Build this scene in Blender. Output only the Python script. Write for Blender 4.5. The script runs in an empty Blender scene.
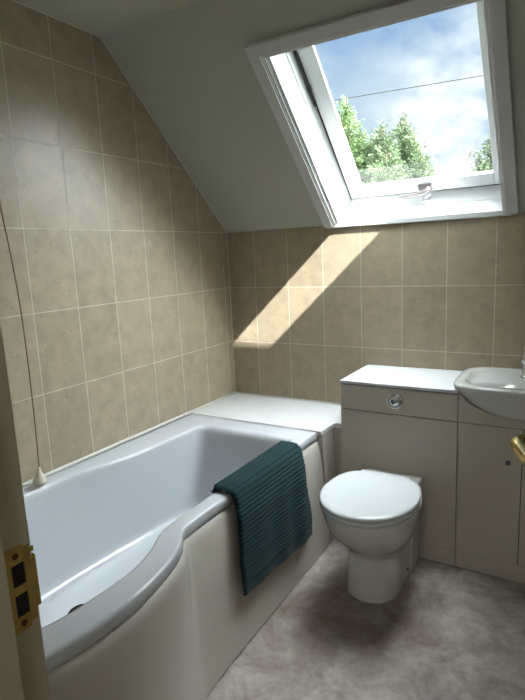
import bpy, bmesh, math, random
from mathutils import Vector, Matrix, noise
R = random.Random(7)
sc = bpy.context.scene
COL = sc.collection
PI = math.pi

# ------------------------------------------------------------------ helpers
def lin(r, g, b):
    f = lambda c: (c/255/12.92) if c/255 <= .04045 else ((c/255+.055)/1.055)**2.4
    return (f(r), f(g), f(b), 1)

def setp(b, **k):
    for n, v in k.items():
        n = {'rough': 'Roughness', 'metal': 'Metallic', 'coat': 'Coat Weight', 'spec': 'Specular IOR Level',
             'sheen': 'Sheen Weight', 'coat_rough': 'Coat Roughness'}[n]
        b.inputs[n].default_value = v

def mat(name, col, rough=.5, noise_amt=0, noise_scale=20, bump=0, bump_scale=60, **k):
    m = bpy.data.materials.new(name); m.use_nodes = True
    nt = m.node_tree; b = nt.nodes['Principled BSDF']
    b.inputs['Base Color'].default_value = col
    setp(b, rough=rough, **k)
    tc = nt.nodes.new('ShaderNodeTexCoord')
    if noise_amt:
        n = nt.nodes.new('ShaderNodeTexNoise'); n.inputs['Scale'].default_value = noise_scale; n.inputs['Detail'].default_value = 6
        nt.links.new(tc.outputs['Object'], n.inputs['Vector'])
        mx = nt.nodes.new('ShaderNodeMix'); mx.data_type = 'RGBA'
        mx.inputs[6].default_value = tuple(c*(1-noise_amt) for c in col[:3])+(1,)
        mx.inputs[7].default_value = tuple(min(1, c*(1+noise_amt)) for c in col[:3])+(1,)
        nt.links.new(n.outputs['Fac'], mx.inputs[0]); nt.links.new(mx.outputs[2], b.inputs['Base Color'])
    if bump:
        n2 = nt.nodes.new('ShaderNodeTexNoise'); n2.inputs['Scale'].default_value = bump_scale; n2.inputs['Detail'].default_value = 3
        nt.links.new(tc.outputs['Object'], n2.inputs['Vector'])
        bp = nt.nodes.new('ShaderNodeBump'); bp.inputs['Strength'].default_value = bump; bp.inputs['Distance'].default_value = .002
        nt.links.new(n2.outputs['Fac'], bp.inputs['Height']); nt.links.new(bp.outputs['Normal'], b.inputs['Normal'])
    return m

def thing(name, label=None, cat=None, loc=(0, 0, 0), kind=None, group=None):
    o = bpy.data.objects.new(name, None); COL.objects.link(o); o.location = loc; o.empty_display_size = .05
    tag(o, label, cat, kind, group)
    return o
def tag(o, label=None, cat=None, kind=None, group=None):
    if label: o['label'] = label
    if cat: o['category'] = cat
    if kind: o['kind'] = kind
    if group: o['group'] = group
    return o
def wloc(o):
    v = Vector(o.location)
    while o.parent: o = o.parent; v += Vector(o.location)
    return v
def obj(name, bm, m, parent=None, smooth=None, bevel=0, origin=None, segs=2):
    """bm is in world coordinates; it becomes one mesh object."""
    org = Vector(origin) if origin else (wloc(parent) if parent else Vector((0, 0, 0)))
    bmesh.ops.recalc_face_normals(bm, faces=bm.faces)
    bmesh.ops.translate(bm, verts=bm.verts, vec=-org)
    me = bpy.data.meshes.new(name); bm.to_mesh(me); bm.free()
    for mm in (m if isinstance(m, (list, tuple)) else [m]): me.materials.append(mm)
    o = bpy.data.objects.new(name, me); COL.objects.link(o)
    if parent:
        o.parent = parent; o.location = org - wloc(parent)
    else: o.location = org
    if bevel:
        md = o.modifiers.new('b', 'BEVEL'); md.width = bevel; md.segments = segs; md.limit_method = 'ANGLE'; md.angle_limit = math.radians(40)
    if smooth is not None:
        for p in me.polygons: p.use_smooth = True
        if smooth < 180: me.set_sharp_from_angle(angle=math.radians(smooth))
    return o
def BM(): return bmesh.new()
def box(bm, x0, x1, y0, y1, z0, z1, f=None):
    f = f or (lambda p: p)
    vs = [bm.verts.new(f(Vector((x, y, z)))) for x in (x0, x1) for y in (y0, y1) for z in (z0, z1)]
    for q in ((0, 1, 3, 2), (4, 6, 7, 5), (0, 4, 5, 1), (2, 3, 7, 6), (0, 2, 6, 4), (1, 5, 7, 3)):
        bm.faces.new([vs[i] for i in q])
    return bm
def prism(bm, pts, a0, a1, f):
    """polygon pts (u,v) extruded from a0 to a1; f(u,v,a)->world"""
    A = [bm.verts.new(f(u, v, a0)) for u, v in pts]; B = [bm.verts.new(f(u, v, a1)) for u, v in pts]
    bm.faces.new(A); bm.faces.new(B[::-1]); n = len(pts)
    for i in range(n): bm.faces.new((A[i], A[(i+1) % n], B[(i+1) % n], B[i]))
    return bm
def loft(bm, rings, cap0=False, cap1=False, closed=True, mi=0):
    L = [[bm.verts.new(p) for p in r] for r in rings]
    n = len(L[0])
    for a, b in zip(L, L[1:]):
        for i in range(n if closed else n-1):
            f = bm.faces.new((a[i], a[(i+1) % n], b[(i+1) % n], b[i])); f.material_index = mi
    if cap0: bm.faces.new(L[0])
    if cap1: bm.faces.new(L[-1][::-1])
    return L
def frame_of(d):
    d = d.normalized(); u = d.orthogonal().normalized(); return u, d.cross(u)
def tube(bm, pts, r, n=12, caps=True, squash=1):
    pts = [Vector(p) for p in pts]; rr = r if isinstance(r, (list, tuple)) else [r]*len(pts)
    rings = []; u = None
    for i, p in enumerate(pts):
        d = (pts[min(i+1, len(pts)-1)]-pts[max(i-1, 0)]).normalized()
        if u is None: u = d.orthogonal().normalized()
        else: u = (u-d*u.dot(d)).normalized()
        w = d.cross(u)
        rings.append([p+(u*math.cos(t)*rr[i]+w*math.sin(t)*rr[i]*squash) for t in [2*PI*k/n for k in range(n)]])
    loft(bm, rings, caps, caps); return bm
def lathe(bm, prof, c, axis=(0, 0, 1), n=32, caps=True):
    c = Vector(c); ax = Vector(axis).normalized(); u, w = frame_of(ax)
    rings = [[c+ax*h+(u*math.cos(2*PI*k/n)+w*math.sin(2*PI*k/n))*max(r, 1e-5) for k in range(n)] for r, h in prof]
    loft(bm, rings, caps, caps); return bm
def chaikin(P, k=3, closed=True):
    for _ in range(k):
        Q = []; n = len(P)
        rng = range(n) if closed else range(n-1)
        if not closed: Q.append(P[0])
        for i in rng:
            a, b = Vector(P[i]), Vector(P[(i+1) % n])
            Q += [a*.75+b*.25, a*.25+b*.75]
        if not closed: Q.append(P[-1])
        P = Q
    return [Vector(p) for p in P]
def superell(cx, cy, a, bf, bb, n, N=64, z=0):
    out = []
    for k in range(N):
        t = 2*PI*k/N; c, s = math.cos(t), math.sin(t)
        b = bf if s < 0 else bb
        out.append(Vector((cx+a*math.copysign(abs(c)**(2/n), c), cy+b*math.copysign(abs(s)**(2/n), s), z)))
    return out

# ------------------------------------------------------------------ materials
def tile_mat(name, uaxis, sign, u0, z0):
    m = bpy.data.materials.new(name); m.use_nodes = True; nt = m.node_tree; N = nt.nodes; L = nt.links
    b = N['Principled BSDF']
    geo = N.new('ShaderNodeNewGeometry'); sp = N.new('ShaderNodeSeparateXYZ'); L.new(geo.outputs['Position'], sp.inputs[0])
    def mth(op, a, bb):
        x = N.new('ShaderNodeMath'); x.operation = op
        for i, v in enumerate((a, bb)):
            if isinstance(v, (int, float)): x.inputs[i].default_value = v
            else: L.new(v, x.inputs[i])
        return x.outputs[0]
    u = mth('ADD', mth('MULTIPLY', sp.outputs[uaxis], sign), 10-u0)
    v = mth('ADD', sp.outputs['Z'], 3-z0)
    cb = N.new('ShaderNodeCombineXYZ'); L.new(u, cb.inputs[0]); L.new(v, cb.inputs[1])
    br = N.new('ShaderNodeTexBrick'); L.new(cb.outputs[0], br.inputs['Vector'])
    br.offset = 0; br.squash = 1
    br.inputs['Scale'].default_value = 1; br.inputs['Brick Width'].default_value = .2; br.inputs['Row Height'].default_value = .3
    br.inputs['Mortar Size'].default_value = .0021; br.inputs['Mortar Smooth'].default_value = .15; br.inputs['Bias'].default_value = 0
    br.inputs['Color1'].default_value = lin(184, 169, 148); br.inputs['Color2'].default_value = lin(176, 162, 141)
    br.inputs['Mortar'].default_value = lin(214, 209, 198)
    n1 = N.new('ShaderNodeTexNoise'); n1.inputs['Scale'].default_value = 14; n1.inputs['Detail'].default_value = 8; n1.inputs['Roughness'].default_value = .7
    L.new(geo.outputs['Position'], n1.inputs['Vector'])
    cr = N.new('ShaderNodeValToRGB'); cr.color_ramp.elements[0].position = .3; cr.color_ramp.elements[0].color = (.80, .80, .79, 1)
    cr.color_ramp.elements[1].position = .7; cr.color_ramp.elements[1].color = (1.1, 1.1, 1.1, 1)
    L.new(n1.outputs['Fac'], cr.inputs[0])
    mx = N.new('ShaderNodeMix'); mx.data_type = 'RGBA'; mx.blend_type = 'MULTIPLY'; mx.inputs[0].default_value = 1
    L.new(br.outputs['Color'], mx.inputs[6]); L.new(cr.outputs[0], mx.inputs[7])
    # small dark pits of the stone print
    vo = N.new('ShaderNodeTexVoronoi'); vo.inputs['Scale'].default_value = 26; L.new(geo.outputs['Position'], vo.inputs['Vector'])
    pr = N.new('ShaderNodeValToRGB'); pr.color_ramp.elements[0].position = .06; pr.color_ramp.elements[0].color = (.62, .58, .52, 1)
    pr.color_ramp.elements[1].position = .13; pr.color_ramp.elements[1].color = (1, 1, 1, 1); L.new(vo.outputs['Distance'], pr.inputs[0])
    m2 = N.new('ShaderNodeMix'); m2.data_type = 'RGBA'; m2.blend_type = 'MULTIPLY'; m2.inputs[0].default_value = .75
    L.new(mx.outputs[2], m2.inputs[6]); L.new(pr.outputs[0], m2.inputs[7]); L.new(m2.outputs[2], b.inputs['Base Color'])
    rr = N.new('ShaderNodeMapRange'); rr.inputs['To Min'].default_value = .34; rr.inputs['To Max'].default_value = .8
    L.new(br.outputs['Fac'], rr.inputs['Value']); L.new(rr.outputs[0], b.inputs['Roughness'])
    n3 = N.new('ShaderNodeTexNoise'); n3.inputs['Scale'].default_value = 9; n3.inputs['Detail'].default_value = 4
    L.new(geo.outputs['Position'], n3.inputs['Vector'])
    hh = mth('SUBTRACT', mth('MULTIPLY', n3.outputs['Fac'], .5), br.outputs['Fac'])
    bp = N.new('ShaderNodeBump'); bp.inputs['Strength'].default_value = .5; bp.inputs['Distance'].default_value = .0025
    L.new(hh, bp.inputs['Height']); L.new(bp.outputs['Normal'], b.inputs['Normal'])
    return m

ZA = 1.14                                    # a horizontal grout line; floor is z = 0
M = {}
M['tile_back'] = tile_mat('tile_back', 'X', 1, .1698, ZA)
M['tile_left'] = tile_mat('tile_left', 'Y', -1, .0508, ZA)
M['paint'] = mat('cream_wall_paint', lin(192, 193, 180), .6, .03, 6, .15, 90)
M['hall_paint'] = mat('hall_paint', lin(190, 185, 170), .7, .03, 5)
M['gloss_white'] = mat('white_gloss_paint', lin(238, 240, 242), .3, .02, 9, .1, 40)
M['arch'] = mat('aged_white_gloss', lin(226, 226, 226), .35, .03, 9, .1, 40)
M['pvc'] = mat('white_window_wood', lin(228, 231, 234), .35, .015, 12)
M['jamb_paint'] = mat('aged_cream_gloss', lin(178, 172, 155), .38, .06, 14, .35, 45)
M['acrylic'] = mat('bath_acrylic', lin(215, 219, 227), .14, coat=.5, coat_rough=.05)
M['ceramic'] = mat('ceramic', lin(226, 227, 224), .09, coat=.6, coat_rough=.04)
M['seat'] = mat('seat_plastic', lin(220, 224, 228), .16, coat=.3)
M['panel'] = mat('bath_panel_cream', lin(206, 200, 190), .2, .02, 4, coat=.3, coat_rough=.1)
M['unit'] = mat('unit_cream_foil', lin(206, 198, 187), .28, .015, 3)
M['unit_top'] = mat('unit_white_top', lin(222, 225, 228), .25, .02, 8)
M['dark_gap'] = mat('dark_gap', lin(30, 27, 25), .9)
M['ledge'] = mat('ledge_board', lin(232, 234, 236), .3, .03, 7, .1, 30)
M['caulk'] = mat('silicone', lin(226, 225, 218), .5, .12, 30)
M['chrome'] = mat('chrome', (.78, .8, .82, 1), .08, metal=1)
M['screw'] = mat('old_screw', (.12, .08, .04, 1), .5, metal=1)
M['steel'] = mat('dull_steel', (.32, .31, .31, 1), .3, metal=1)
M['brass'] = mat('brass', (.62, .46, .18, 1), .25, .15, 30, metal=1)
M['brass_dull'] = mat('aged_brass', (.42, .31, .11, 1), .38, .25, 60, .2, 80, metal=1)
M['black'] = mat('black_rubber', lin(22, 22, 24), .5)
M['handle'] = mat('handle_metal', lin(140, 132, 134), .35, metal=.6)
M['cord'] = mat('pull_cord', lin(120, 96, 84), .8)
M['weight'] = mat('ivory_plastic', lin(222, 214, 196), .35)
M['clad'] = mat('grey_cladding', lin(92, 92, 94), .5)
M['door'] = mat('door_paint', lin(220, 216, 202), .35)

def floor_mat():
    m = bpy.data.materials.new('floor_vinyl'); m.use_nodes = True; nt = m.node_tree; N = nt.nodes; L = nt.links; b = N['Principled BSDF']
    geo = N.new('ShaderNodeNewGeometry')
    def ns(s, d, ro=.6, dist=0):
        n = N.new('ShaderNodeTexNoise'); n.inputs['Scale'].default_value = s; n.inputs['Detail'].default_value = d
        n.inputs['Roughness'].default_value = ro; n.inputs['Distortion'].default_value = dist
        L.new(geo.outputs['Position'], n.inputs['Vector']); return n.outputs['Fac']
    r1 = N.new('ShaderNodeValToRGB'); e = r1.color_ramp.elements
    e[0].position = .34; e[0].color = lin(140, 127, 119); e[1].position = .66; e[1].color = lin(196, 187, 182)
    x = e.new(.5); x.color = lin(170, 159, 153)
    L.new(ns(7, 9, .68, .6), r1.inputs[0])
    r2 = N.new('ShaderNodeValToRGB'); r2.color_ramp.elements[0].position = .3; r2.color_ramp.elements[0].color = (.72, .70, .68, 1)
    r2.color_ramp.elements[1].position = .62; r2.color_ramp.elements[1].color = (1.03, 1.03, 1.03, 1)
    L.new(ns(38, 6, .7, .3), r2.inputs[0])
    mx = N.new('ShaderNodeMix'); mx.data_type = 'RGBA'; mx.blend_type = 'MULTIPLY'; mx.inputs[0].default_value = .8
    L.new(r1.outputs[0], mx.inputs[6]); L.new(r2.outputs[0], mx.inputs[7])
    # brown wear stain in front of the toilet
    vd = N.new('ShaderNodeVectorMath'); vd.operation = 'DISTANCE'; L.new(geo.outputs['Position'], vd.inputs[0]); vd.inputs[1].default_value = (1.0, -.86, 0)
    ad = N.new('ShaderNodeMath'); ad.operation = 'ADD'; L.new(vd.outputs['Value'], ad.inputs[0])
    ml = N.new('ShaderNodeMath'); ml.operation = 'MULTIPLY'; L.new(ns(5, 5), ml.inputs[0]); ml.inputs[1].default_value = .55; L.new(ml.outputs[0], ad.inputs[1])
    mr = N.new('ShaderNodeMapRange'); mr.inputs['From Min'].default_value = .3; mr.inputs['From Max'].default_value = .68
    mr.inputs['To Min'].default_value = .75; mr.inputs['To Max'].default_value = 0; L.new(ad.outputs[0], mr.inputs['Value'])
    m2 = N.new('ShaderNodeMix'); m2.data_type = 'RGBA'; m2.blend_type = 'MULTIPLY'; L.new(mr.outputs[0], m2.inputs[0])
    L.new(mx.outputs[2], m2.inputs[6]); m2.inputs[7].default_value = (.56, .50, .44, 1)
    L.new(m2.outputs[2], b.inputs['Base Color'])
    b.inputs['Roughness'].default_value = .42
    bp = N.new('ShaderNodeBump'); bp.inputs['Strength'].default_value = .25; bp.inputs['Distance'].default_value = .001
    L.new(ns(60, 5), bp.inputs['Height']); L.new(bp.outputs['Normal'], b.inputs['Normal'])
    return m
M['floor'] = floor_mat()

def glass_mat():
    m = bpy.data.materials.new('window_glass'); m.use_nodes = True; nt = m.node_tree; N = nt.nodes; L = nt.links
    N.remove(N['Principled BSDF']); out = N['Material Output']
    tr = N.new('ShaderNodeBsdfTransparent'); tr.inputs[0].default_value = (.95, .98, .97, 1)
    gl = N.new('ShaderNodeBsdfGlossy'); gl.inputs['Roughness'].default_value = .02
    lw = N.new('ShaderNodeLayerWeight'); lw.inputs[0].default_value = .5
    pw = N.new('ShaderNodeMath'); pw.operation = 'POWER'; L.new(lw.outputs['Facing'], pw.inputs[0]); pw.inputs[1].default_value = 4
    fr = N.new('ShaderNodeMath'); fr.operation = 'MULTIPLY_ADD'; L.new(pw.outputs[0], fr.inputs[0]); fr.inputs[1].default_value = .9; fr.inputs[2].default_value = .035
    mx = N.new('ShaderNodeMixShader'); L.new(fr.outputs[0], mx.inputs[0]); L.new(tr.outputs[0], mx.inputs[1]); L.new(gl.outputs[0], mx.inputs[2])
    L.new(mx.outputs[0], out.inputs[0]); return m
M['glass'] = glass_mat()

# ------------------------------------------------------------------ room shell
CEIL = 2.188; YC = -.807
A = math.radians(42.85)
nrm = Vector((0, math.sin(A), math.cos(A))); ev = Vector((.002, -math.cos(A), math.sin(A))); P0 = Vector((0, 0, 1.44))
def S(x, t, o): return P0+Vector((x, 0, 0))+ev*t+nrm*o
def sf(p): return S(p.x, p.y, p.z)
def yz(u, v, a): return Vector((a, u, v))
def struct(name, bm, m, **k): return tag(obj(name, bm, m, **k), kind='structure')

XR = 2.12; YF = -2.109; TH = .1
struct('floor', box(BM(), -.1, 2.6, -3.7, .1, -.1, 0), M['floor'])
struct('wall_left', box(BM(), -.12, 0, YF-TH, .25, 0, 2.4), M['tile_left'])
struct('wall_back', box(BM(), 0, XR+.12, 0, .25, 0, 1.44), M['tile_back'])
struct('wall_right', box(BM(), XR, XR+.12, YF-TH, 0, 0, 2.4), M['paint'])
bm = BM()
box(bm, 0, 1.12, YF-TH, YF, 0, CEIL+.1); box(bm, 1.93, XR, YF-TH, YF, 0, CEIL+.1); box(bm, 1.12, 1.93, YF-TH, YF, 2.03, CEIL+.1)
struct('wall_front', bm, M['paint'])
struct('ceiling', box(BM(), -.12, XR+.12, YF, YC, CEIL, CEIL+.2), M['paint'])
# sloping ceiling with the roof window opening
XA, XB, TB, TT, DF, ROOF = .662, 1.42, -.035, .905, .12, .19
tl = (CEIL-1.44)/math.sin(A)
def st(t, o): v = S(0, t, o); return (v.y, v.z)
bm = BM()
full = [(0, 1.44), (YC, CEIL), st(tl, ROOF), st(-.45, ROOF), (.25, 1.40), (.25, 1.44)]
prism(bm, full, -.12, XA-.012, yz); prism(bm, full, XB+.012, XR+.12, yz)
prism(bm, [st(TT+.012, 0), (YC, CEIL), st(tl, ROOF), st(TT+.012, ROOF)], XA-.012, XB+.012, yz)
prism(bm, [(0, 1.44), (.02, 1.44), st(TB-.02, DF), st(TB-.02, ROOF), st(-.45, ROOF), (.25, 1.40), (.25, 1.43)], XA-.012, XB+.012, yz)
struct('ceiling', bm, M['paint'])
# hallway behind the camera
struct('wall_hall_left', box(BM(), .3, .4, -3.7, YF-TH, 0, 2.4), M['hall_paint'])
struct('wall_hall_right', box(BM(), 2.5, 2.6, -3.7, YF-TH, 0, 2.4), M['hall_paint'])
struct('wall_hall_end', box(BM(), .4, 2.5, -3.7, -3.6, 0, 2.4), M['hall_paint'])
struct('wall_hall_front', box(BM(), XR+.12, 2.5, YF-TH-.0, YF-TH+.05, 0, 2.4), M['hall_paint'])
struct('ceiling', box(BM(), .3, 2.6, -3.7, YF, CEIL+.1, CEIL+.2), M['hall_paint'])
# silicone beads
bm = BM()
def bead(a, b, r=.004): tube(bm, [a, b], r, 6)
bead((0, YC, CEIL), (0, 0, 1.44), .0028); bead((0, YC, CEIL), (0, YF, CEIL), .0028); bead((0, 0, .53), (0, 0, 1.44), .003)
struct('trim_1', bm, M['caulk'], smooth=180)
bm = BM(); bead((.001, -2.1, .5345), (.001, -.001, .5355), .008); bead((0, 0, .5345), (.79, 0, .5345), .005)
struct('trim_2', bm, M['caulk'], smooth=180)

# ------------------------------------------------------------------ roof window
w = thing('window_1', loc=S(1.04, 0, 0), kind='structure')
w['label'] = 'white roof window with the sash closed in the sloping ceiling'
bm = BM()
box(bm, XA-.012, XA, TB, TT, 0, DF, sf); box(bm, XB, XB+.012, TB, TT, 0, DF, sf); box(bm, XA-.012, XB+.012, TT, TT+.012, 0, DF, sf)
prism(bm, [(0.0, 1.441), st(TB, DF), st(TB-.012, DF), (.02, 1.4405)], XA, XB, yz)
obj('window_lining', bm, M['gloss_white'], w)
bm = BM()
def arch(o0, o1, a, b):     # a..b is the band across the board, 0 at its outer edge
    X0, X1, T1 = .59, 1.45, .917
    box(bm, X0+a, X0+b, .004, T1-a, o0, o1, sf); box(bm, X1-b, X1-a, .004, T1-a, o0, o1, sf)
    box(bm, X0+b, X1-b, T1-b, T1-a, o0, o1, sf)
arch(-.020, 0, 0, .045); arch(-.015, 0, .045, .050); arch(-.011, 0, .050, .058); arch(-.005, 0, .058, .061)
obj('architrave', bm, M['arch'], w, bevel=.0015)
bm = box(BM(), .600, 1.425, -.010, 0.0, 1.425, 1.4495)
obj('window_sill', bm, M['gloss_white'], w, bevel=.003)
def ring(bm, x0, x1, t0, t1, X0, X1, T0, T1, o0, o1):
    box(bm, X0, x0, T0, T1, o0, o1, sf); box(bm, x1, X1, T0, T1, o0, o1, sf)
    box(bm, x0, x1, T0, t0, o0, o1, sf); box(bm, x0, x1, t1, T1, o0, o1, sf)
bm = BM()
def slant(x0, x1, t0, t1, o0, o1, i):      # frame ring whose inner face leans in by i
    X0, X1, T0, T1 = XA-.012, XB+.012, TB-.012, TT+.012
    A0 = [(x0, t0), (x1, t0), (x1, t1), (x0, t1)]; A1 = [(x0+i, t0+.026), (x1-i, t0+.026), (x1-i, t1-i), (x0+i, t1-i)]; Q = [(X0, T0), (X1, T0), (X1, T1), (X0, T1)]
    loft(bm, [[S(x, t, o0) for x, t in Q], [S(x, t, o0) for x, t in A0], [S(x, t, o1) for x, t in A1], [S(x, t, o1) for x, t in Q], [S(x, t, o0) for x, t in Q]])
slant(XA+.003, XB-.003, TB+.002, TT-.003, DF, .19, .008)
bmesh.ops.remove_doubles(bm, verts=bm.verts, dist=1e-5)
obj('window_frame', bm, M['pvc'], w, bevel=.0015)
bm = BM(); ring(bm, .752, 1.339, .064, .805, .6825, 1.4005, .0, .868, .172, .1885)
obj('sash', bm, M['pvc'], w, bevel=.003)
obj('sash_gap', (lambda b: (ring(b, .69, 1.39, .01, .86, .667, 1.413, -.02, .885, .181, .187), b)[1])(BM()), M['black'], w)
bm = box(BM(), .750, 1.341, .062, .807, .1815, .1865, sf)
obj('glass_pane', bm, M['glass'], w)
bm = box(BM(), .6755, .6835, .53, .868, .160, .174, sf); box(bm, .674, .686, .60, .62, .159, .172, sf)
obj('pivot_seal', bm, M['black'], w)
bm = BM()
box(bm, 1.345, 1.46, -.06, .42, .19, .200, sf); box(bm, .62, .745, -.06, .42, .19, .200, sf); box(bm, .745, 1.345, -.06, .058, .19, .200, sf)
box(bm, 1.350, 1.46, .42, .96, .19, .296, sf); box(bm, .60, .662, .42, .96, .19, .296, sf); box(bm, .62, 1.46, .865, .96, .19, .327, sf)
obj('sun_trim_cladding', bm, M['clad'], w)  # unseen from inside; upper and top pieces raised to shape the sun patch
h = obj('window_handle', box(BM(), 1.018, 1.078, .010, .044, .163, .173, sf), M['handle'], w, bevel=.002)
bm = BM(); tube(bm, [S(1.062, .030, .164), S(1.062, .028, .150), S(1.050, .022, .143), S(1.0, .012, .142), S(.930, .002, .142)], [.009, .011, .009, .0075, .007], 10)
obj('lever', bm, M['handle'], h, smooth=60)
bm = box(BM(), 1.03, 1.075, -.036, -.020, .132, .165, sf); tube(bm, [S(1.045, -.018, .15), S(1.06, -.004, .145), S(1.07, .004, .15)], .006, 8)
obj('catch', bm, M['pvc'], w, smooth=40)

# ------------------------------------------------------------------ bath
bath = thing('bathtub', 'white P-shaped bath with cream side panel along the tiled left wall', 'bathtub', (.4, -1.25, 0))
ctl = [  # outer, inner rim, foot
 ((.30, -.42), (.32, -.545), (.32, -.67)), ((.55, -.42), (.52, -.54), (.48, -.665)),
 ((.715, -.42), (.63, -.54), (.56, -.665)), ((.715, -.42), (.655, -.55), (.585, -.68)), ((.715, -.42), (.655, -.60), (.59, -.72)),
 ((.715, -.72), (.654, -.76), (.59, -.82)), ((.715, -1.10), (.655, -1.06), (.59, -1.08)), ((.716, -1.28), (.659, -1.24), (.592, -1.25)),
 ((.718, -1.345), (.664, -1.36), (.597, -1.37)), ((.724, -1.362), (.676, -1.415), (.61, -1.43)), ((.768, -1.42), (.708, -1.475), (.625, -1.48)),
 ((.800, -1.51), (.735, -1.57), (.635, -1.57)), ((.822, -1.64), (.733, -1.68), (.635, -1.68)), ((.818, -1.78), (.722, -1.80), (.61, -1.78)),
 ((.785, -1.92), (.68, -1.90), (.57, -1.85)), ((.69, -2.06), (.58, -1.97), (.51, -1.89)),
 ((.52, -2.105), (.42, -1.99), (.40, -1.91)),
 ((.25, -2.105), (.25, -1.99), (.27, -1.91)), ((.002, -2.105), (.13, -1.97), (.18, -1.89)), ((.002, -2.105), (.08, -1.90), (.15, -1.83)), ((.002, -2.105), (.066, -1.80), (.135, -1.76)),
 ((.002, -1.60), (.062, -1.60), (.13, -1.60)), ((.002, -1.36), (.066, -1.34), (.135, -1.36)), ((.002, -1.20), (.085, -1.22), (.145, -1.22)),
 ((.002, -1.08), (.118, -1.11), (.155, -1.08)), ((.002, -.95), (.15, -.98), (.165, -.95)), ((.002, -.75), (.168, -.76), (.18, -.80)),
 ((.002, -.42), (.17, -.62), (.185, -.71)), ((.002, -.42), (.178, -.565), (.20, -.68)), ((.002, -.42), (.22, -.545), (.235, -.67))]
ctl = [((max(c[0][0], .002), c[0][1]), c[1], c[2]) for c in ctl]
O = chaikin([c[0]+(0,) for c in ctl]); I = chaikin([c[1]+(0,) for c in ctl]); F = chaikin([c[2]+(0,) for c in ctl])
cen = Vector((.38, -1.3, 0)); RZ = .53
def lv(Pa, Pb, k, z, inset=0):
    out = []
    for a, b in zip(Pa, Pb):
        p = a.lerp(b, k)
        if inset: p = p+(cen-p).normalized()*inset
        out.append(Vector((p.x, p.y, z)))
    return out
rings = [lv(O, I, .30, RZ-.042), lv(O, I, .04, RZ-.040), lv(O, I, 0, RZ-.036), lv(O, I, 0, RZ-.008), lv(O, I, .03, RZ-.003), lv(O, I, .07, RZ-.0008), lv(O, I, .12, RZ),
         lv(O, I, .5, RZ), lv(O, I, .86, RZ), lv(O, I, .93, RZ-.0006), lv(I, F, 0, RZ-.003), lv(I, F, .07, RZ-.010), lv(I, F, .13, RZ-.025), lv(I, F, .2, RZ-.06),
         lv(I, F, .38, .40), lv(I, F, .58, .32), lv(I, F, .76, .25), lv(I, F, .90, .205), lv(F, F, 0, .183), lv(F, F, 0, .172, .015), lv(F, F, 0, .168, .035), lv(F, F, 0, .166, .09), lv(F, F, 0, .165, .16)]
bm = BM(); loft(bm, rings, False, False)
f0 = [v for v in bm.verts][-len(O):]
bm.faces.new(f0)
tub = obj('tub', bm, M['acrylic'], bath, smooth=70)
# waste
wz = .1655
bm = lathe(BM(), [(.041, 0), (.041, .003), (.036, .006), (.036, .002), (.004, .004)], (.311, -1.432, wz), n=36)
obj('waste', bm, M['black'], bath, smooth=40)
# panel: follows the rim at the top, smoother and further out at the floor
top = [(.715, -.4235), (.715, -.72), (.715, -1.10), (.716, -1.28), (.718, -1.345), (.724, -1.362), (.768, -1.42), (.800, -1.51), (.822, -1.64), (.818, -1.78), (.785, -1.92), (.69, -2.06), (.60, -2.10)]
bot = [(.765, -.4235), (.768, -.72), (.770, -1.10), (.774, -1.28), (.778, -1.36), (.784, -1.40), (.802, -1.47), (.820, -1.55), (.832, -1.66), (.828, -1.78), (.79, -1.92), (.69, -2.06), (.60, -2.10)]
T_ = chaikin([p+(0,) for p in top], 3, False); B_ = chaikin([p+(0,) for p in bot], 3, False)
def nor(P, i):
    d = P[min(i+1, len(P)-1)]-P[max(i-1, 0)]; return Vector((-d.y, d.x, 0)).normalized()
def prow(z, k, off):
    out = []
    for i, (a, b) in enumerate(zip(T_, B_)):
        p = a.lerp(b, k)+nor(T_, i)*off; out.append(Vector((p.x, p.y, z)))
    return out
bm = BM()
rows = [prow(.489, 0, -.014), prow(.489, 0, -.007), prow(.486, 0, -.002), prow(.480, 0, .003), prow(.470, .0, .007), prow(.455, .05, .009), prow(.40, .22, .009), prow(.32, .45, .006), prow(.22, .68, .003), prow(.12, .86, 0), prow(.006, 1, 0)]
inner = [[Vector((p.x, p.y, p.z)) for p in prow(.006, 1, -.012)], prow(.489, 0, -.02)]
loft(bm, rows+inner+[rows[0]], closed=False)
bmesh.ops.remove_doubles(bm, verts=bm.verts, dist=1e-5)
pan = obj('bath_panel', bm, M['panel'], bath, smooth=50)
# moulded rectangle on the panel
bm = BM()
def pf(p):  # x out, y along, z up on the leaning panel
    k = max(0, 1-p.z/.45); return Vector((.7685-.0*k+p.x-(p.z)*.065, p.y, p.z))
box(bm, -.002, .0022, -.745, -.688, .083, .142, pf); box(bm, -.002, .0050, -.738, -.695, .089, .107, pf); box(bm, -.002, .0050, -.738, -.695, .113, .136, pf)
obj('moulded_clip', bm, M['panel'], bath, bevel=.001)

# tiled-in ledge at the head of the bath
bm = BM(); poly = [(0.001, -.001), (.790, -.001), (.790, -.283), (.742, -.283), (.735, -.418), (.001, -.418)]
prism(bm, poly, .515, .533, lambda u, v, a: Vector((u, v, a)))
lg = thing('trim_3', loc=(.37, -.2, 0), kind='structure'); lg['label'] = 'white boxed ledge between bath head and tiled wall'
obj('ledge_top', bm, M['ledge'], lg, bevel=.003)
bm = BM()
prism(bm, [(.001, 0), (.764, 0), (.738, .514), (.001, .514)], -.418, -.290, lambda u, v, a: Vector((u, a, v)))
prism(bm, [(.001, 0), (.786, 0), (.786, .514), (.001, .514)], -.289, -.01, lambda u, v, a: Vector((u, a, v)))
obj('ledge_side', bm, M['panel'], lg, bevel=.001)

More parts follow.
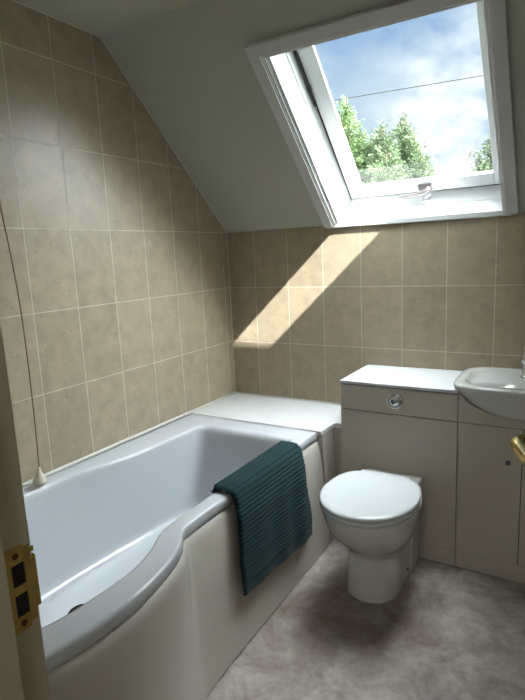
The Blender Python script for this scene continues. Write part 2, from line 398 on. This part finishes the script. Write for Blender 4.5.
# ------------------------------------------------------------------ toilet unit
YU = -.352
u1 = thing('toilet_unit', 'cream boxed cistern unit with white top and flush button behind the toilet', 'bathroom cabinet', (1.045, -.17, 0))
x0, x1 = .801, 1.2945
obj('carcass', box(BM(), x0, x1, YU+.016, -.002, 0, .742), M['unit'], u1)
obj('carcass_gap', box(BM(), x0+.002, x1-.002, YU+.010, YU+.0155, .004, .740), M['dark_gap'], u1)
obj('front_panel', box(BM(), x0, x1, YU, YU+.0095, .074, .6265), M['unit'], u1, bevel=.0012)
fp = obj('cistern_panel', box(BM(), x0, x1, YU, YU+.0095, .630, .7385), M['unit'], u1, bevel=.0012)
obj('plinth', box(BM(), x0, x1, YU+.001, YU+.0095, 0.003, .0725), M['unit'], u1, bevel=.001)
obj('worktop', box(BM(), x0-.001, x1+.0005, YU-.003, -.0015, .743, .757), M['unit_top'], u1, bevel=.002)
bc = (1.044, YU, .690)
bm = lathe(BM(), [(.025, .0), (.034, .0), (.035, .005), (.0335, .0105), (.029, .0125), (.0255, .009)], bc, (0, -1, 0), 40, False)
fb = obj('flush_button', bm, M['chrome'], fp, smooth=40)
bm = lathe(BM(), [(.0250, .002), (.0250, .0075), (.021, .0110), (.010, .0125), (.0005, .013)], bc, (0, -1, 0), 40)
obj('button_centre', bm, M['chrome'], fb, smooth=50)

# ------------------------------------------------------------------ basin unit
u2 = thing('basin_unit', 'cream two-door vanity unit under the washbasin, right of the toilet unit', 'bathroom cabinet', (1.55, -.17, 0))
a0, a1 = 1.2975, 1.80; xm = 1.5285
bm = BM(); box(bm, a0, a0+.016, YU+.016, -.002, 0, .742); box(bm, a1-.016, a1, YU+.016, -.002, 0, .742); box(bm, a0+.016, a1-.016, YU+.016, -.002, .06, .076); box(bm, a0+.016, a1-.016, -.012, -.002, .076, .60)
obj('carcass', bm, M['unit'], u2)
obj('carcass_gap', box(BM(), a0+.002, a1-.002, YU+.010, YU+.0155, .004, .655), M['dark_gap'], u2)
CXB = 1.5185
arc = [(1.2985, .739), (1.312, .726), (1.324, .7135), (1.340, .702), (1.3576, .693), (1.376, .684), (1.394, .677), (1.42, .670), (1.4473, .6655), (1.48, .6635), (CXB, .663)]
arcr = [(2*CXB-x, z) for x, z in arc[::-1][1:]]
cut = [(x, z+.004) for x, z in arc+arcr]
cut[-1] = (1.7395, .7425)
bm = prism(BM(), [(a0, .630), (a0, .741), (1.2984, .7425)]+cut+[(1.74, .741), (a1, .741), (a1, .630)], YU, YU+.0095, lambda u, v, a: Vector((u, a, v)))
obj('fascia', bm, M['unit'], u2)
for i, (p, q, kx) in enumerate(((a0, xm-.0015, 1.4818), (xm+.0015, a1, 1.576))):
    d = obj('cabinet_door', box(BM(), p, q, YU, YU+.0095, .074, .6265), M['unit'], u2, bevel=.0012)
    bm = lathe(BM(), [(.006, 0), (.006, .006), (.009, .008), (.010, .012), (.0085, .0155), (.001, .0165)], (kx, YU, .4935), (0, -1, 0), 20)
    obj('knob', bm, M['steel'], d, smooth=40)
obj('plinth', box(BM(), a0, a1, YU+.001, YU+.0095, .003, .0725), M['unit'], u2, bevel=.001)
# floor-level shadow gap is real: both plinths stop 3 mm above the vinyl

# washbasin
bs = thing('washbasin', 'white ceramic semi-recessed washbasin set in the cream vanity unit', 'washbasin', (CXB, -.2, .66))
NB = 96
def se(a, f, bk, n, z, cy=-.20): return superell(CXB, cy, a, f, bk, n, NB, z)
ext = [se(.04, .10, .06, 2.5, .6605), se(.10, .152, .10, 2.6, .6625), se(.147, .165, .13, 2.8, .672), se(.185, .172, .15, 3, .688), se(.214, .180, .165, 3.3, .710),
       se(.232, .188, .18, 3.8, .735), se(.244, .197, .19, 4.5, .755), se(.2505, .204, .197, 5, .768), se(.2515, .206, .198, 5.2, .776), se(.2505, .2055, .1975, 5.2, .782), se(.247, .2015, .195, 5.2, .785), se(.240, .194, .188, 5, .786)]
inn = [se(.222, .160, .172, 3.6, .785, -.195), se(.215, .152, .166, 3.4, .781, -.195), se(.208, .146, .158, 3.2, .772, -.195), se(.203, .142, .150, 3.2, .767, -.195)]
cb = -.262
inn += [superell(CXB, cb, .198, .074, .062, 2.8, NB, .7655), superell(CXB, cb, .190, .068, .058, 2.6, NB, .757), superell(CXB, cb, .165, .058, .05, 2.4, NB, .725), superell(CXB, cb, .12, .045, .04, 2.2, NB, .698), superell(CXB, cb, .06, .028, .026, 2, NB, .688), superell(CXB, cb, .022, .022, .022, 2, NB, .686)]
bm = BM(); L = loft(bm, ext+inn, True, True)
obj('bowl', bm, M['ceramic'], bs, smooth=75)
obj('basin_waste', lathe(BM(), [(.022, 0), (.02, .002), (.012, .001), (.002, .002)], (CXB, cb, .6865), n=24), M['chrome'], bs, smooth=40)
# mixer tap
tp = thing('mixer_tap', 'chrome mixer tap standing at the back of the washbasin', 'tap', (CXB-.003, -.085, .768))
bm = lathe(BM(), [(.029, 0), (.029, .004), (.025, .007), (.0225, .012), (.0225, .058), (.0285, .066), (.029, .074), (.025, .080), (.0235, .086), (.0235, .125), (.021, .135), (.012, .140), (.001, .141)], (CXB-.003, -.085, .768), n=32)
obj('tap_body', bm, M['chrome'], tp, smooth=35)
bm = tube(BM(), [(CXB, -.095, .812), (CXB, -.13, .822), (CXB, -.17, .822), (CXB, -.195, .812), (CXB, -.2, .802)], [.014, .0135, .013, .012, .0115], 16)
obj('spout', bm, M['chrome'], tp, smooth=50)
bm = tube(BM(), [(CXB, -.085, .893), (CXB, -.09, .909), (CXB, -.11, .917), (CXB, -.145, .927), (CXB, -.175, .934)], [.014, .016, .014, .010, .007], 16)
obj('tap_lever', bm, M['chrome'], tp, smooth=50)

# ------------------------------------------------------------------ toilet
CX = 1.040
to = thing('toilet', 'white back-to-wall toilet with closed lid in front of the cream unit', 'toilet', (CX, -.6, 0))
yb = -.3535
def plan(a, hb, yf, yk, z, n=2.2, cy=-.64, ybk=yb, sh=0):
    H = []
    for k in range(22):
        th = PI/2*k/22; H.append((a*math.sin(th)**(2/n), cy-(cy-yf)*math.cos(th)**(2/n)))
    for k in range(14):
        th = PI/2*k/14; H.append((hb+(a-hb)*math.cos(th), cy+(yk-cy)*math.sin(th)))
    for k in range(6): H.append((hb, yk+(ybk-yk)*k/6))
    for k in range(6): H.append((hb*(1-k/6), ybk))
    H.append((0, ybk))
    P = H+[(-x, y) for x, y in H[1:-1][::-1]]
    return [Vector((CX+x, y+sh, z)) for x, y in P]
secs = [plan(.104, .107, -.733, -.46, 0, 2.25, -.60), plan(.104, .107, -.733, -.46, .01, 2.25, -.60), plan(.100, .107, -.727, -.46, .06, 2.25, -.60), plan(.0985, .108, -.722, -.46, .12, 2.25, -.60), plan(.100, .109, -.720, -.46, .16, 2.2, -.60),
        plan(.107, .110, -.727, -.46, .185, 2.2, -.60), plan(.124, .112, -.750, -.46, .208, 2.15, -.61), plan(.145, .115, -.784, -.46, .238, 2.1, -.63), plan(.160, .117, -.812, -.46, .27, 2.1, -.64), plan(.170, .118, -.835, -.46, .305, 2.1),
        plan(.1755, .119, -.851, -.46, .338, 2.1), plan(.178, .120, -.858, -.46, .360, 2.1), plan(.178, .1205, -.859, -.46, .369, 2.1), plan(.175, .118, -.856, -.46, .3735, 2.1)]
bm = BM(); loft(bm, secs, True, True)
pb = obj('pan', bm, M['ceramic'], to, smooth=60)
def lidp(d, z, yk=-.463):
    return [v for v in plan(.1825-d, .105-d*.8, -.874+d, yk-d*.4-.022, z, 2.05, -.655, yk-d*.5)]
bm = BM(); loft(bm, [lidp(.008, .3765), lidp(.003, .379), lidp(.001, .385), lidp(.002, .391), lidp(.006, .3935)], True, True)
obj('seat', bm, M['seat'], to, smooth=60)
bm = BM(); loft(bm, [lidp(.006, .3955), lidp(.001, .398), lidp(0, .403), lidp(.001, .408), lidp(.005, .4120), lidp(.014, .4148), lidp(.028, .4158), lidp(.06, .4165), lidp(.10, .417)], True, True)
obj('lid', bm, M['seat'], to, smooth=60)
obj('hinge_block', box(BM(), CX-.085, CX+.085, -.462, -.425, .3725, .395), M['ceramic'], to, bevel=.006, segs=3)
for s in (1, -1):
    bm = lathe(BM(), [(.0055, 0), (.0055, .004), (.003, .0045)], (CX+s*.1055, -.52, .045), (s, 0, 0), 16)
    tag(obj('fixing_hole', bm, M['black'], to, smooth=40), 'small dark fixing hole')

# ------------------------------------------------------------------ towel (bath mat) over the rim
def towel_mat():
    m = bpy.data.materials.new('teal_towelling'); m.use_nodes = True; nt = m.node_tree; N = nt.nodes; L = nt.links; b = N['Principled BSDF']
    tc = N.new('ShaderNodeTexCoord')
    n = N.new('ShaderNodeTexNoise'); n.inputs['Scale'].default_value = 420; n.inputs['Detail'].default_value = 2; L.new(tc.outputs['Object'], n.inputs['Vector'])
    mx = N.new('ShaderNodeMix'); mx.data_type = 'RGBA'; mx.inputs[6].default_value = lin(10, 32, 37); mx.inputs[7].default_value = lin(34, 71, 78)
    L.new(n.outputs['Fac'], mx.inputs[0]); L.new(mx.outputs[2], b.inputs['Base Color'])
    b.inputs['Roughness'].default_value = .95; b.inputs['Sheen Weight'].default_value = .12; b.inputs['Specular IOR Level'].default_value = .1
    bp = N.new('ShaderNodeBump'); bp.inputs['Strength'].default_value = .8; bp.inputs['Distance'].default_value = .002
    L.new(n.outputs['Fac'], bp.inputs['Height']); L.new(bp.outputs['Normal'], b.inputs['Normal']); return m
M['towel'] = towel_mat()
path = [(.640, .5345), (.655, .5365), (.70, .5365), (.716, .535), (.727, .527), (.734, .513), (.7385, .49), (.7465, .46), (.7515, .42), (.7565, .35), (.7645, .25), (.770, .15)]
cum = [0]
for p, q in zip(path, path[1:]): cum.append(cum[-1]+math.dist(p, q))
def onpath(s):
    for i in range(len(path)-1):
        if s <= cum[i+1] or i == len(path)-2:
            k = (s-cum[i])/(cum[i+1]-cum[i]); p, q = path[i], path[i+1]
            d = Vector((q[0]-p[0], 0, q[1]-p[1])).normalized()
            return Vector((p[0]+(q[0]-p[0])*k, 0, p[1]+(q[1]-p[1])*k)), Vector((-d.z, 0, d.x))*-1
bm = BM(); NS, NY = 330, 70; grid = []
zl = .2; zr = .165
def smax(v): # path length at the bottom edge for v (0 left/near .. 1 right/far)
    z = .196*(1-v)+.156*v
    for i in range(len(path)-1):
        if path[i][1] >= z >= path[i+1][1] and i > 3:
            return cum[i]+(cum[i+1]-cum[i])*(path[i][1]-z)/(path[i][1]-path[i+1][1])
def sheet(off, rib):
    G = []
    for i in range(NS+1):
        row = []
        for j in range(NY+1):
            v = j/NY; s = smax(v)*i/NS; p, nn = onpath(s)
            nn = nn if nn.z >= 0 or nn.x > 0 else -nn
            hang = max(0, min(1, (s-.12)/.2)); k = i/NS
            y = (-1.118+.012*k*0-.03*hang)*(1-v)+(-.632-.030*hang*(1-hang*.75)+.006*math.sin(k*9)+.012*hang)*v
            ss = smax(.5)*i/NS
            end = (smax(.5)-ss)
            r = 0
            if end > .047: r = abs(math.cos(PI*ss/.0150))**.45*.0056
            else: r = .0016
            if ss < .006: r = 0
            fold = hang*(.0060*(1+math.sin(v*21+ss*6))*.5+.0055*max(0, math.sin(v*9.5-1.2+ss*4))**2)
            fold += .0012*noise.noise(Vector((v*5, ss*14, off*9)))+.0012
            edge = min(1, min(v, 1-v)/.012, (k)/.01, (1-k)/.01)
            d = .003+fold+(off+(r if rib else 0))*math.sqrt(max(0, edge))
            row.append(p+Vector((0, y, 0))+nn*d)
        G.append(row)
    return G
G1 = sheet(.007, True); G0 = sheet(0, False)
V1 = [[bm.verts.new(p) for p in r] for r in G1]; V0 = [[bm.verts.new(p) for p in r] for r in G0]
for i in range(NS):
    for j in range(NY):
        fc = bm.faces.new((V1[i][j], V1[i][j+1], V1[i+1][j+1], V1[i+1][j])); sg = smax(.5)*(i+.5)/NS
        if smax(.5)-sg > .047 and abs(math.cos(PI*sg/.0150)) < .42: fc.material_index = 1  # groove faces take a darker teal
        bm.faces.new((V0[i][j], V0[i+1][j], V0[i+1][j+1], V0[i][j+1]))
for i in range(NS):
    bm.faces.new((V1[i][0], V1[i+1][0], V0[i+1][0], V0[i][0])); bm.faces.new((V1[i][NY], V0[i][NY], V0[i+1][NY], V1[i+1][NY]))
for j in range(NY):
    bm.faces.new((V1[0][j], V0[0][j], V0[0][j+1], V1[0][j+1])); bm.faces.new((V1[NS][j], V1[NS][j+1], V0[NS][j+1], V0[NS][j]))
mt = obj('bath_mat', bm, [M['towel'], mat('teal_groove_dark', lin(9, 24, 28), .95)], smooth=80, origin=(.72, -.88, .53))
tag(mt, 'dark teal ribbed bath mat hanging over the side of the bath', 'bath mat')

# ------------------------------------------------------------------ light pull
pc = thing('pull_cord', 'light pull cord with ivory cone hanging by the left tiled wall', 'pull cord', (.06, -1.35, .548))
cp = [(.06, -1.385, 2.188), (.06, -1.378, 1.8), (.06, -1.368, 1.51), (.06, -1.353, 1.364), (.06, -1.341, 1.198), (.06, -1.3385, 1.06), (.06, -1.3385, .92), (.06, -1.341, .74), (.06, -1.347, .60)]
obj('cord', tube(BM(), [tuple(p) for p in chaikin(cp, 2, False)], .0021, 8), M['cord'], pc, smooth=180)
bm = lathe(BM(), [(.0235, 0), (.0245, .003), (.022, .010), (.010, .036), (.0065, .046), (.006, .054), (.003, .057)], (.060, -1.351, .546), (0, .05, 1), 32)
obj('pull_weight', bm, M['weight'], pc, smooth=40)

# ------------------------------------------------------------------ door frame, strike plate and the open door
XJ = 1.15
dj = thing('door_1', loc=(1.52, YF-.05, 0), kind='structure'); dj['label'] = 'cream painted bathroom door frame'
bm = BM()
box(bm, 1.12, XJ, YF-TH-.001, YF+.0005, 0, 2.03); box(bm, 1.90, 1.93, YF-TH-.001, YF+.0005, 0, 2.03); box(bm, XJ, 1.90, YF-TH-.001, YF+.0005, 2.0, 2.03)
obj('door_jamb', bm, M['jamb_paint'], dj, bevel=.003, segs=3)
bm = BM(); box(bm, XJ, XJ+.013, -2.195, -2.1488, 0, 2.0); box(bm, 1.887, 1.90, -2.195, -2.1488, 0, 2.0); box(bm, XJ, 1.90, -2.195, -2.1488, 1.987, 2.0)
obj('door_stop', bm, M['jamb_paint'], dj, bevel=.002)
bm = BM(); box(bm, 1.055, 1.135, -2.224, -2.209, 0, 2.08); box(bm, 1.915, 1.995, -2.224, -2.209, 0, 2.08); box(bm, 1.055, 1.995, -2.224, -2.209, 2.0, 2.08)
obj('door_architrave', bm, M['jamb_paint'], dj, bevel=.003)
sp = thing('strike_plate', 'aged brass strike plate with two openings on the door frame', 'strike plate', (XJ, -2.125, .945))
# plate outline in (y, z) with a lip; openings left as real holes
def plate_cells(bm, xs0, xs1):
    ys = [-2.1478, -2.1375, -2.1215, -2.1085]
    rows_ = [(.8935, .9125), (.9125, .9395), (.9395, .950), (.950, .9770), (.9770, .9975)]
    for ri, (za, zb) in enumerate(rows_):
        for ci in range(3):
            if ci == 1 and ri in (1, 3): continue
            if ci == 2 and ri == 0: za2, zb2, y1 = za+.006, zb, -2.113
            elif ci == 2 and ri == 4: za2, zb2, y1 = za, zb-.004, -2.113
            else: za2, zb2, y1 = za, zb, ys[ci+1]
            box(bm, xs0, xs1, ys[ci], y1, za2, zb2)
bm = BM(); plate_cells(bm, XJ, XJ+.0016)
box(bm, XJ-.004, XJ+.0016, -2.1085, -2.1065, .9125, .9770)      # turned lip
box(bm, XJ, XJ+.0016, -2.1140, -2.1075, .983, .9885)
obj('plate', bm, M['brass_dull'], sp)
bm = BM(); box(bm, XJ+.0002, XJ+.0008, -2.1375, -2.1215, .9125, .9395); box(bm, XJ+.0002, XJ+.0008, -2.1375, -2.1215, .950, .9770)
obj('latch_opening', bm, M['dark_gap'], sp)
for z in (.903, .987):
    bm = lathe(BM(), [(.0036, 0), (.0036, .001), (.002, .0004)], (XJ+.0014, -2.131, z), (1, 0, 0), 20)
    obj('screw', bm, M['screw'], sp, smooth=40)
# open door leaf, out of frame on the right; only its lever reaches into view
TH_ = math.radians(70); hx, hy = 1.890, -2.115
dd = Vector((-math.cos(TH_), math.sin(TH_), 0)); dn = Vector((-math.sin(TH_), -math.cos(TH_), 0))
def DF_(a, b, z): return Vector((hx, hy, 0))+dd*a+dn*b+Vector((0, 0, z))
lf = thing('door_2', loc=(hx, hy, 0), kind='structure'); lf['label'] = 'open bathroom door with brass lever handle'
obj('door_leaf', box(BM(), .004, .738, -.038, -.002, .008, 1.985, lambda p: DF_(p.x, p.y, p.z)), M['door'], lf, bevel=.002)
HZ = .973; ha = .70
bm = BM(); box(bm, ha-.02, ha+.02, -.002, .005, HZ-.09, HZ+.06, lambda p: DF_(p.x, p.y, p.z))
dh = obj('door_handle', bm, M['brass'], lf, bevel=.002)
bm = BM(); tube(bm, [DF_(ha, .004, HZ), DF_(ha, .03, HZ), DF_(ha-.004, .046, HZ), DF_(ha-.02, .055, HZ+.001), DF_(ha-.05, .056, HZ), DF_(ha-.085, .054, HZ-.004), DF_(ha-.11, .050, HZ)], [.012, .010, .0115, .0125, .011, .0115, .008], 16)
obj('handle_lever', bm, M['brass'], dh, smooth=60)

# ------------------------------------------------------------------ outside
GZ = -2.7
struct('ground', box(BM(), -40, 40, .6, 60, GZ-.2, GZ), mat('lawn', lin(92, 108, 62), .9, .3, .8))
M['leaf'] = mat('conifer_leaf', lin(76, 94, 62), .7, .35, 1.7)
M['leaf2'] = mat('conifer_leaf_fresh', lin(82, 104, 60), .7, .3, 2.2)
for k in ('leaf', 'leaf2'):
    b = M[k].node_tree.nodes['Principled BSDF']; b.inputs['Subsurface Weight'].default_value = 0
M['bark'] = mat('bark', lin(108, 92, 76), .9, .3, 9)
M['pale_bark'] = mat('pale_twig', lin(120, 111, 102), .9, .2, 9)
def leafquads(V, Fc, p, d, l, w):
    d = d.normalized(); s = d.cross(Vector((R.uniform(-1, 1), R.uniform(-1, 1), R.uniform(-1, 1)))).normalized()
    i = len(V); V += [p, p+d*l*.45+s*w, p+d*l, p+d*l*.45-s*w]; Fc.append((i, i+1, i+2, i+3))
def conifer(name, label, leaders, mat_, zmin, dens=1.0, group=None):
    lx = sum(l[0] for l in leaders)/len(leaders); ly = sum(l[1] for l in leaders)/len(leaders)
    root = thing(name, label, 'tree', (lx, ly, GZ), group=group)
    V, Fc = [], []; tb = BM()
    for (x, y, zt, rad) in leaders:
        base = Vector((lx+(x-lx)*.4, ly+(y-ly)*.4, GZ)); tip = Vector((x, y, zt))
        tube(tb, [base, base.lerp(tip, .4)+Vector((x-base.x, y-base.y, 0))*.3, Vector((x, y, zt-.8)), tip], [.11, .08, .03, .008], 7)
        z = zt
        while z > GZ+.5:
            dz = zt-z; r = rad*min(1, .16+dz/1.7)*(.8+.4*R.random())
            near = z > zmin
            nb = 1 if dz < .3 else (3 if near else 1)
            for _ in range(nb):
                az = R.uniform(0, 2*PI); out = Vector((math.cos(az), math.sin(az), 0))
                p = Vector((x, y, z)); q = p+out*r+Vector((0, 0, r*.55+.1)); tube(tb, [p, p.lerp(q, .6)-Vector((0, 0, .04)), q], [.012, .008, .003], 4, False)
                m = max(4, int(r*60*dens)) if near else int(r*16)
                for k in range(m):
                    f = (k+.5)/m
                    c = p.lerp(q, f)-Vector((0, 0, .12*math.sin(f*PI)*r))
                    ld = (out*.8+Vector((0, 0, .55))+Vector((R.gauss(0, .5), R.gauss(0, .5), R.gauss(0, .4))))
                    if f > .8: ld += Vector((0, 0, -.3))+out*.5
                    sc_ = 1 if near else 2.6
                    for _k in range(6 if near else 1):
                        leafquads(V, Fc, c+Vector((R.gauss(0, .035), R.gauss(0, .035), R.gauss(0, .03)))*sc_, ld+Vector((R.gauss(0, .5), R.gauss(0, .5), R.gauss(0, .4))), R.uniform(.05, .10)*sc_, R.uniform(.006, .012)*sc_)
            z -= (.045 if near else .16)
    org = Vector((lx, ly, GZ))
    me = bpy.data.meshes.new('foliage'); me.from_pydata([v-org for v in V], [], Fc); me.materials.append(mat_)
    o = bpy.data.objects.new('foliage', me); COL.objects.link(o); o.parent = root
    obj('trunk', tb, M['bark'], root, smooth=60)
    return root
conifer('conifer_tree', 'tall feathery conifer at the left of the glass outside the roof window', [(-3.75, 10.0, 4.7, .6), (-3.35, 10.1, 4.75, .5), (-3.5, 10.6, 4.0, .7), (-3.0, 10.2, 3.95, .5)], M['leaf2'], 2.3, group=None)
conifer('conifer_tree', 'broad green conifer in the lower middle of the roof window view', [(-2.72, 10.3, 3.95, .4), (-2.38, 10.0, 4.05, .45), (-2.02, 10.2, 4.18, .42), (-1.78, 10.4, 3.85, .4), (-1.55, 10.0, 3.45, .4), (-2.2, 9.6, 3.5, .6), (-1.30, 10.2, 2.95, .3)], M['leaf'], 2.3)
conifer('conifer_tree', 'small dark green conifer at the right edge of the roof window glass', [(-.30, 10.0, 3.15, .35), (.0, 10.1, 3.75, .42), (.4, 10.4, 4.0, .5), (-.12, 9.8, 2.9, .4)], M['leaf'], 2.3)
# bare tree
bt = thing('bare_tree', 'pale leafless tree between the conifers in the roof window view', 'tree', (-1.2, 11.5, GZ))
bm = BM()
def grow(p, d, l, r, dep):
    q = p+d*l; mid = p.lerp(q, .5)+Vector((R.gauss(0, .04), R.gauss(0, .04), 0))*l
    tube(bm, [p, mid, q], [r, r*.85, r*.7], 5 if dep > 2 else 3, False)
    if dep == 0: return
    for _ in range(3 if dep < 4 else 2):
        nd = (d+Vector((R.gauss(0, .3), R.gauss(0, .3), R.gauss(.12, .15)))).normalized()
        grow(p.lerp(q, R.uniform(.55, 1)), nd, l*R.uniform(.66, .84), max(.004, r*.55), dep-1)
grow(Vector((-1.2, 11.5, GZ)), Vector((0, 0, 1)), 3.4, .1, 0)
for dx in (-.45, -.2, .05, .28, .5): grow(Vector((-1.2, 11.5, GZ+3.2)), Vector((dx*.8, R.uniform(-.2, .2), 1)).normalized(), 1.15, .04, 5)
obj('branches', bm, M['pale_bark'], bt, smooth=180)
bm = BM(); tube(bm, [(-18, 11.5, 5.85), (-9, 11.5, 5.45), (-3.641, 11.5, 5.252), (-.482, 11.5, 5.152), (6, 11.5, 5.12), (18, 11.5, 5.3)], .011, 6)
tag(obj('overhead_cable', bm, M['black'], smooth=180, origin=(0, 11.5, 5.2)), 'thin dark overhead cable crossing the sky behind the roof window', 'cable')

# ------------------------------------------------------------------ light
SUN = Vector((.791, -.286, 1)).normalized()
sd = bpy.data.lights.new('sun', 'SUN'); sd.energy = 26; sd.angle = math.radians(.6); sd.color = (1, .955, .90)
so = bpy.data.objects.new('sun', sd); COL.objects.link(so); so.rotation_euler = SUN.to_track_quat('Z', 'Y').to_euler()

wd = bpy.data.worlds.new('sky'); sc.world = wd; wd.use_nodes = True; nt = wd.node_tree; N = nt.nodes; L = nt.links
bg = N['Background']; tc = N.new('ShaderNodeTexCoord'); V0_ = tc.outputs['Generated']
def nd(t, **k):
    x = N.new(t)
    for a, b in k.items(): setattr(x, a, b)
    return x
def mth(op, a, b=0.0, clamp=False):
    x = nd('ShaderNodeMath', operation=op); x.use_clamp = clamp
    for i, v in enumerate((a, b)):
        if isinstance(v, (int, float)): x.inputs[i].default_value = v
        else: L.new(v, x.inputs[i])
    return x.outputs[0]
def mixc(f, a, b):
    x = nd('ShaderNodeMix', data_type='RGBA'); L.new(f, x.inputs[0])
    for i, v in ((6, a), (7, b)):
        if isinstance(v, tuple): x.inputs[i].default_value = v
        else: L.new(v, x.inputs[i])
    return x.outputs[2]
mp = nd('ShaderNodeMapping'); mp.inputs['Scale'].default_value = (1, 1, 1.9); mp.inputs['Location'].default_value = (.35, .1, .05); L.new(V0_, mp.inputs[0])
n1 = nd('ShaderNodeTexNoise'); n1.inputs['Scale'].default_value = 3.2; n1.inputs['Detail'].default_value = 7; n1.inputs['Roughness'].default_value = .55; L.new(mp.outputs[0], n1.inputs['Vector'])
r1 = nd('ShaderNodeMapRange'); r1.inputs['From Min'].default_value = .42; r1.inputs['From Max'].default_value = .66; L.new(n1.outputs['Fac'], r1.inputs['Value'])
# the bright cumulus low in the view (a fixed direction in the sky)
vd = nd('ShaderNodeVectorMath', operation='DOT_PRODUCT'); L.new(V0_, vd.inputs[0]); vd.inputs[1].default_value = Vector((-.175, .96, .215)).normalized()
cl = nd('ShaderNodeMapRange'); cl.inputs['From Min'].default_value = .985; cl.inputs['From Max'].default_value = 1.0; cl.inputs['To Max'].default_value = 1.0; L.new(vd.outputs['Value'], cl.inputs['Value'])
n2 = nd('ShaderNodeTexNoise'); n2.inputs['Scale'].default_value = 11; n2.inputs['Detail'].default_value = 8; L.new(mp.outputs[0], n2.inputs['Vector'])
puff = mth('MULTIPLY', cl.outputs[0], mth('MULTIPLY', mth('SUBTRACT', n2.outputs['Fac'], .3), 3.2, True))
c1 = mixc(r1.outputs[0], lin(118, 152, 192), lin(176, 192, 210))
c2 = mixc(mth('ADD', puff, 0, True), c1, lin(250, 250, 250))
# sky boosted overhead and toward the sun, out of view, to light the room
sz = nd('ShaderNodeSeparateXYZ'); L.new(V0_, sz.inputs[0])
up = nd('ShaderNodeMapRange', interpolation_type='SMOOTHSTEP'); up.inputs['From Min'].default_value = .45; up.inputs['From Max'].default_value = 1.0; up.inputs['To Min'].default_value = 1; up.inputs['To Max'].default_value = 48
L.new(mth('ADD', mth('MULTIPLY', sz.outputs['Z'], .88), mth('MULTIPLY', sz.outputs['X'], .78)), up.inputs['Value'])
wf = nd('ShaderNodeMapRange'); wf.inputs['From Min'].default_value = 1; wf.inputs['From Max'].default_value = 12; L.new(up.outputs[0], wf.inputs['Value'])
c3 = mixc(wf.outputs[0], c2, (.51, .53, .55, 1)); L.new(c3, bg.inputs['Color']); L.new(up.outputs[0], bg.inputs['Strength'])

hl = bpy.data.lights.new('hall_fill', 'AREA'); hl.energy = 5.5; hl.size = .3; hl.color = (1, .99, .97)  # added fill light behind the camera, no lamp known there
ho = bpy.data.objects.new('hall_fill', hl); COL.objects.link(ho); ho.location = (1.5, -3.0, 2.2)

# ------------------------------------------------------------------ camera
cd = bpy.data.cameras.new('camera'); cam = bpy.data.objects.new('camera', cd); COL.objects.link(cam)
cd.sensor_fit = 'VERTICAL'; cd.sensor_height = 36; cd.sensor_width = 27; cd.lens = 528.265/700*36; cd.clip_start = .02; cd.clip_end = 300
rt = Vector((0.85746997, 0.51260226, -0.04454418)); upv = Vector((-0.05318051, 0.17440072, 0.98323762)); fw = Vector((-0.51177836, 0.84072785, -0.17680383))
Mx = Matrix((rt, upv, -fw)).transposed().to_4x4(); Mx.translation = Vector((1.68624, -2.44993, 1.31092)); cam.matrix_world = Mx
sc.camera = cam
vs = sc.view_settings; sc.display_settings.display_device = 'sRGB'; vs.view_transform = 'Standard'; vs.look = 'None'; vs.exposure = .63; vs.gamma = 1; vs.use_curve_mapping = False
sc.cycles.max_bounces = 12; sc.cycles.diffuse_bounces = 8; sc.cycles.transparent_max_bounces = 16; sc.cycles.sample_clamp_indirect = 6
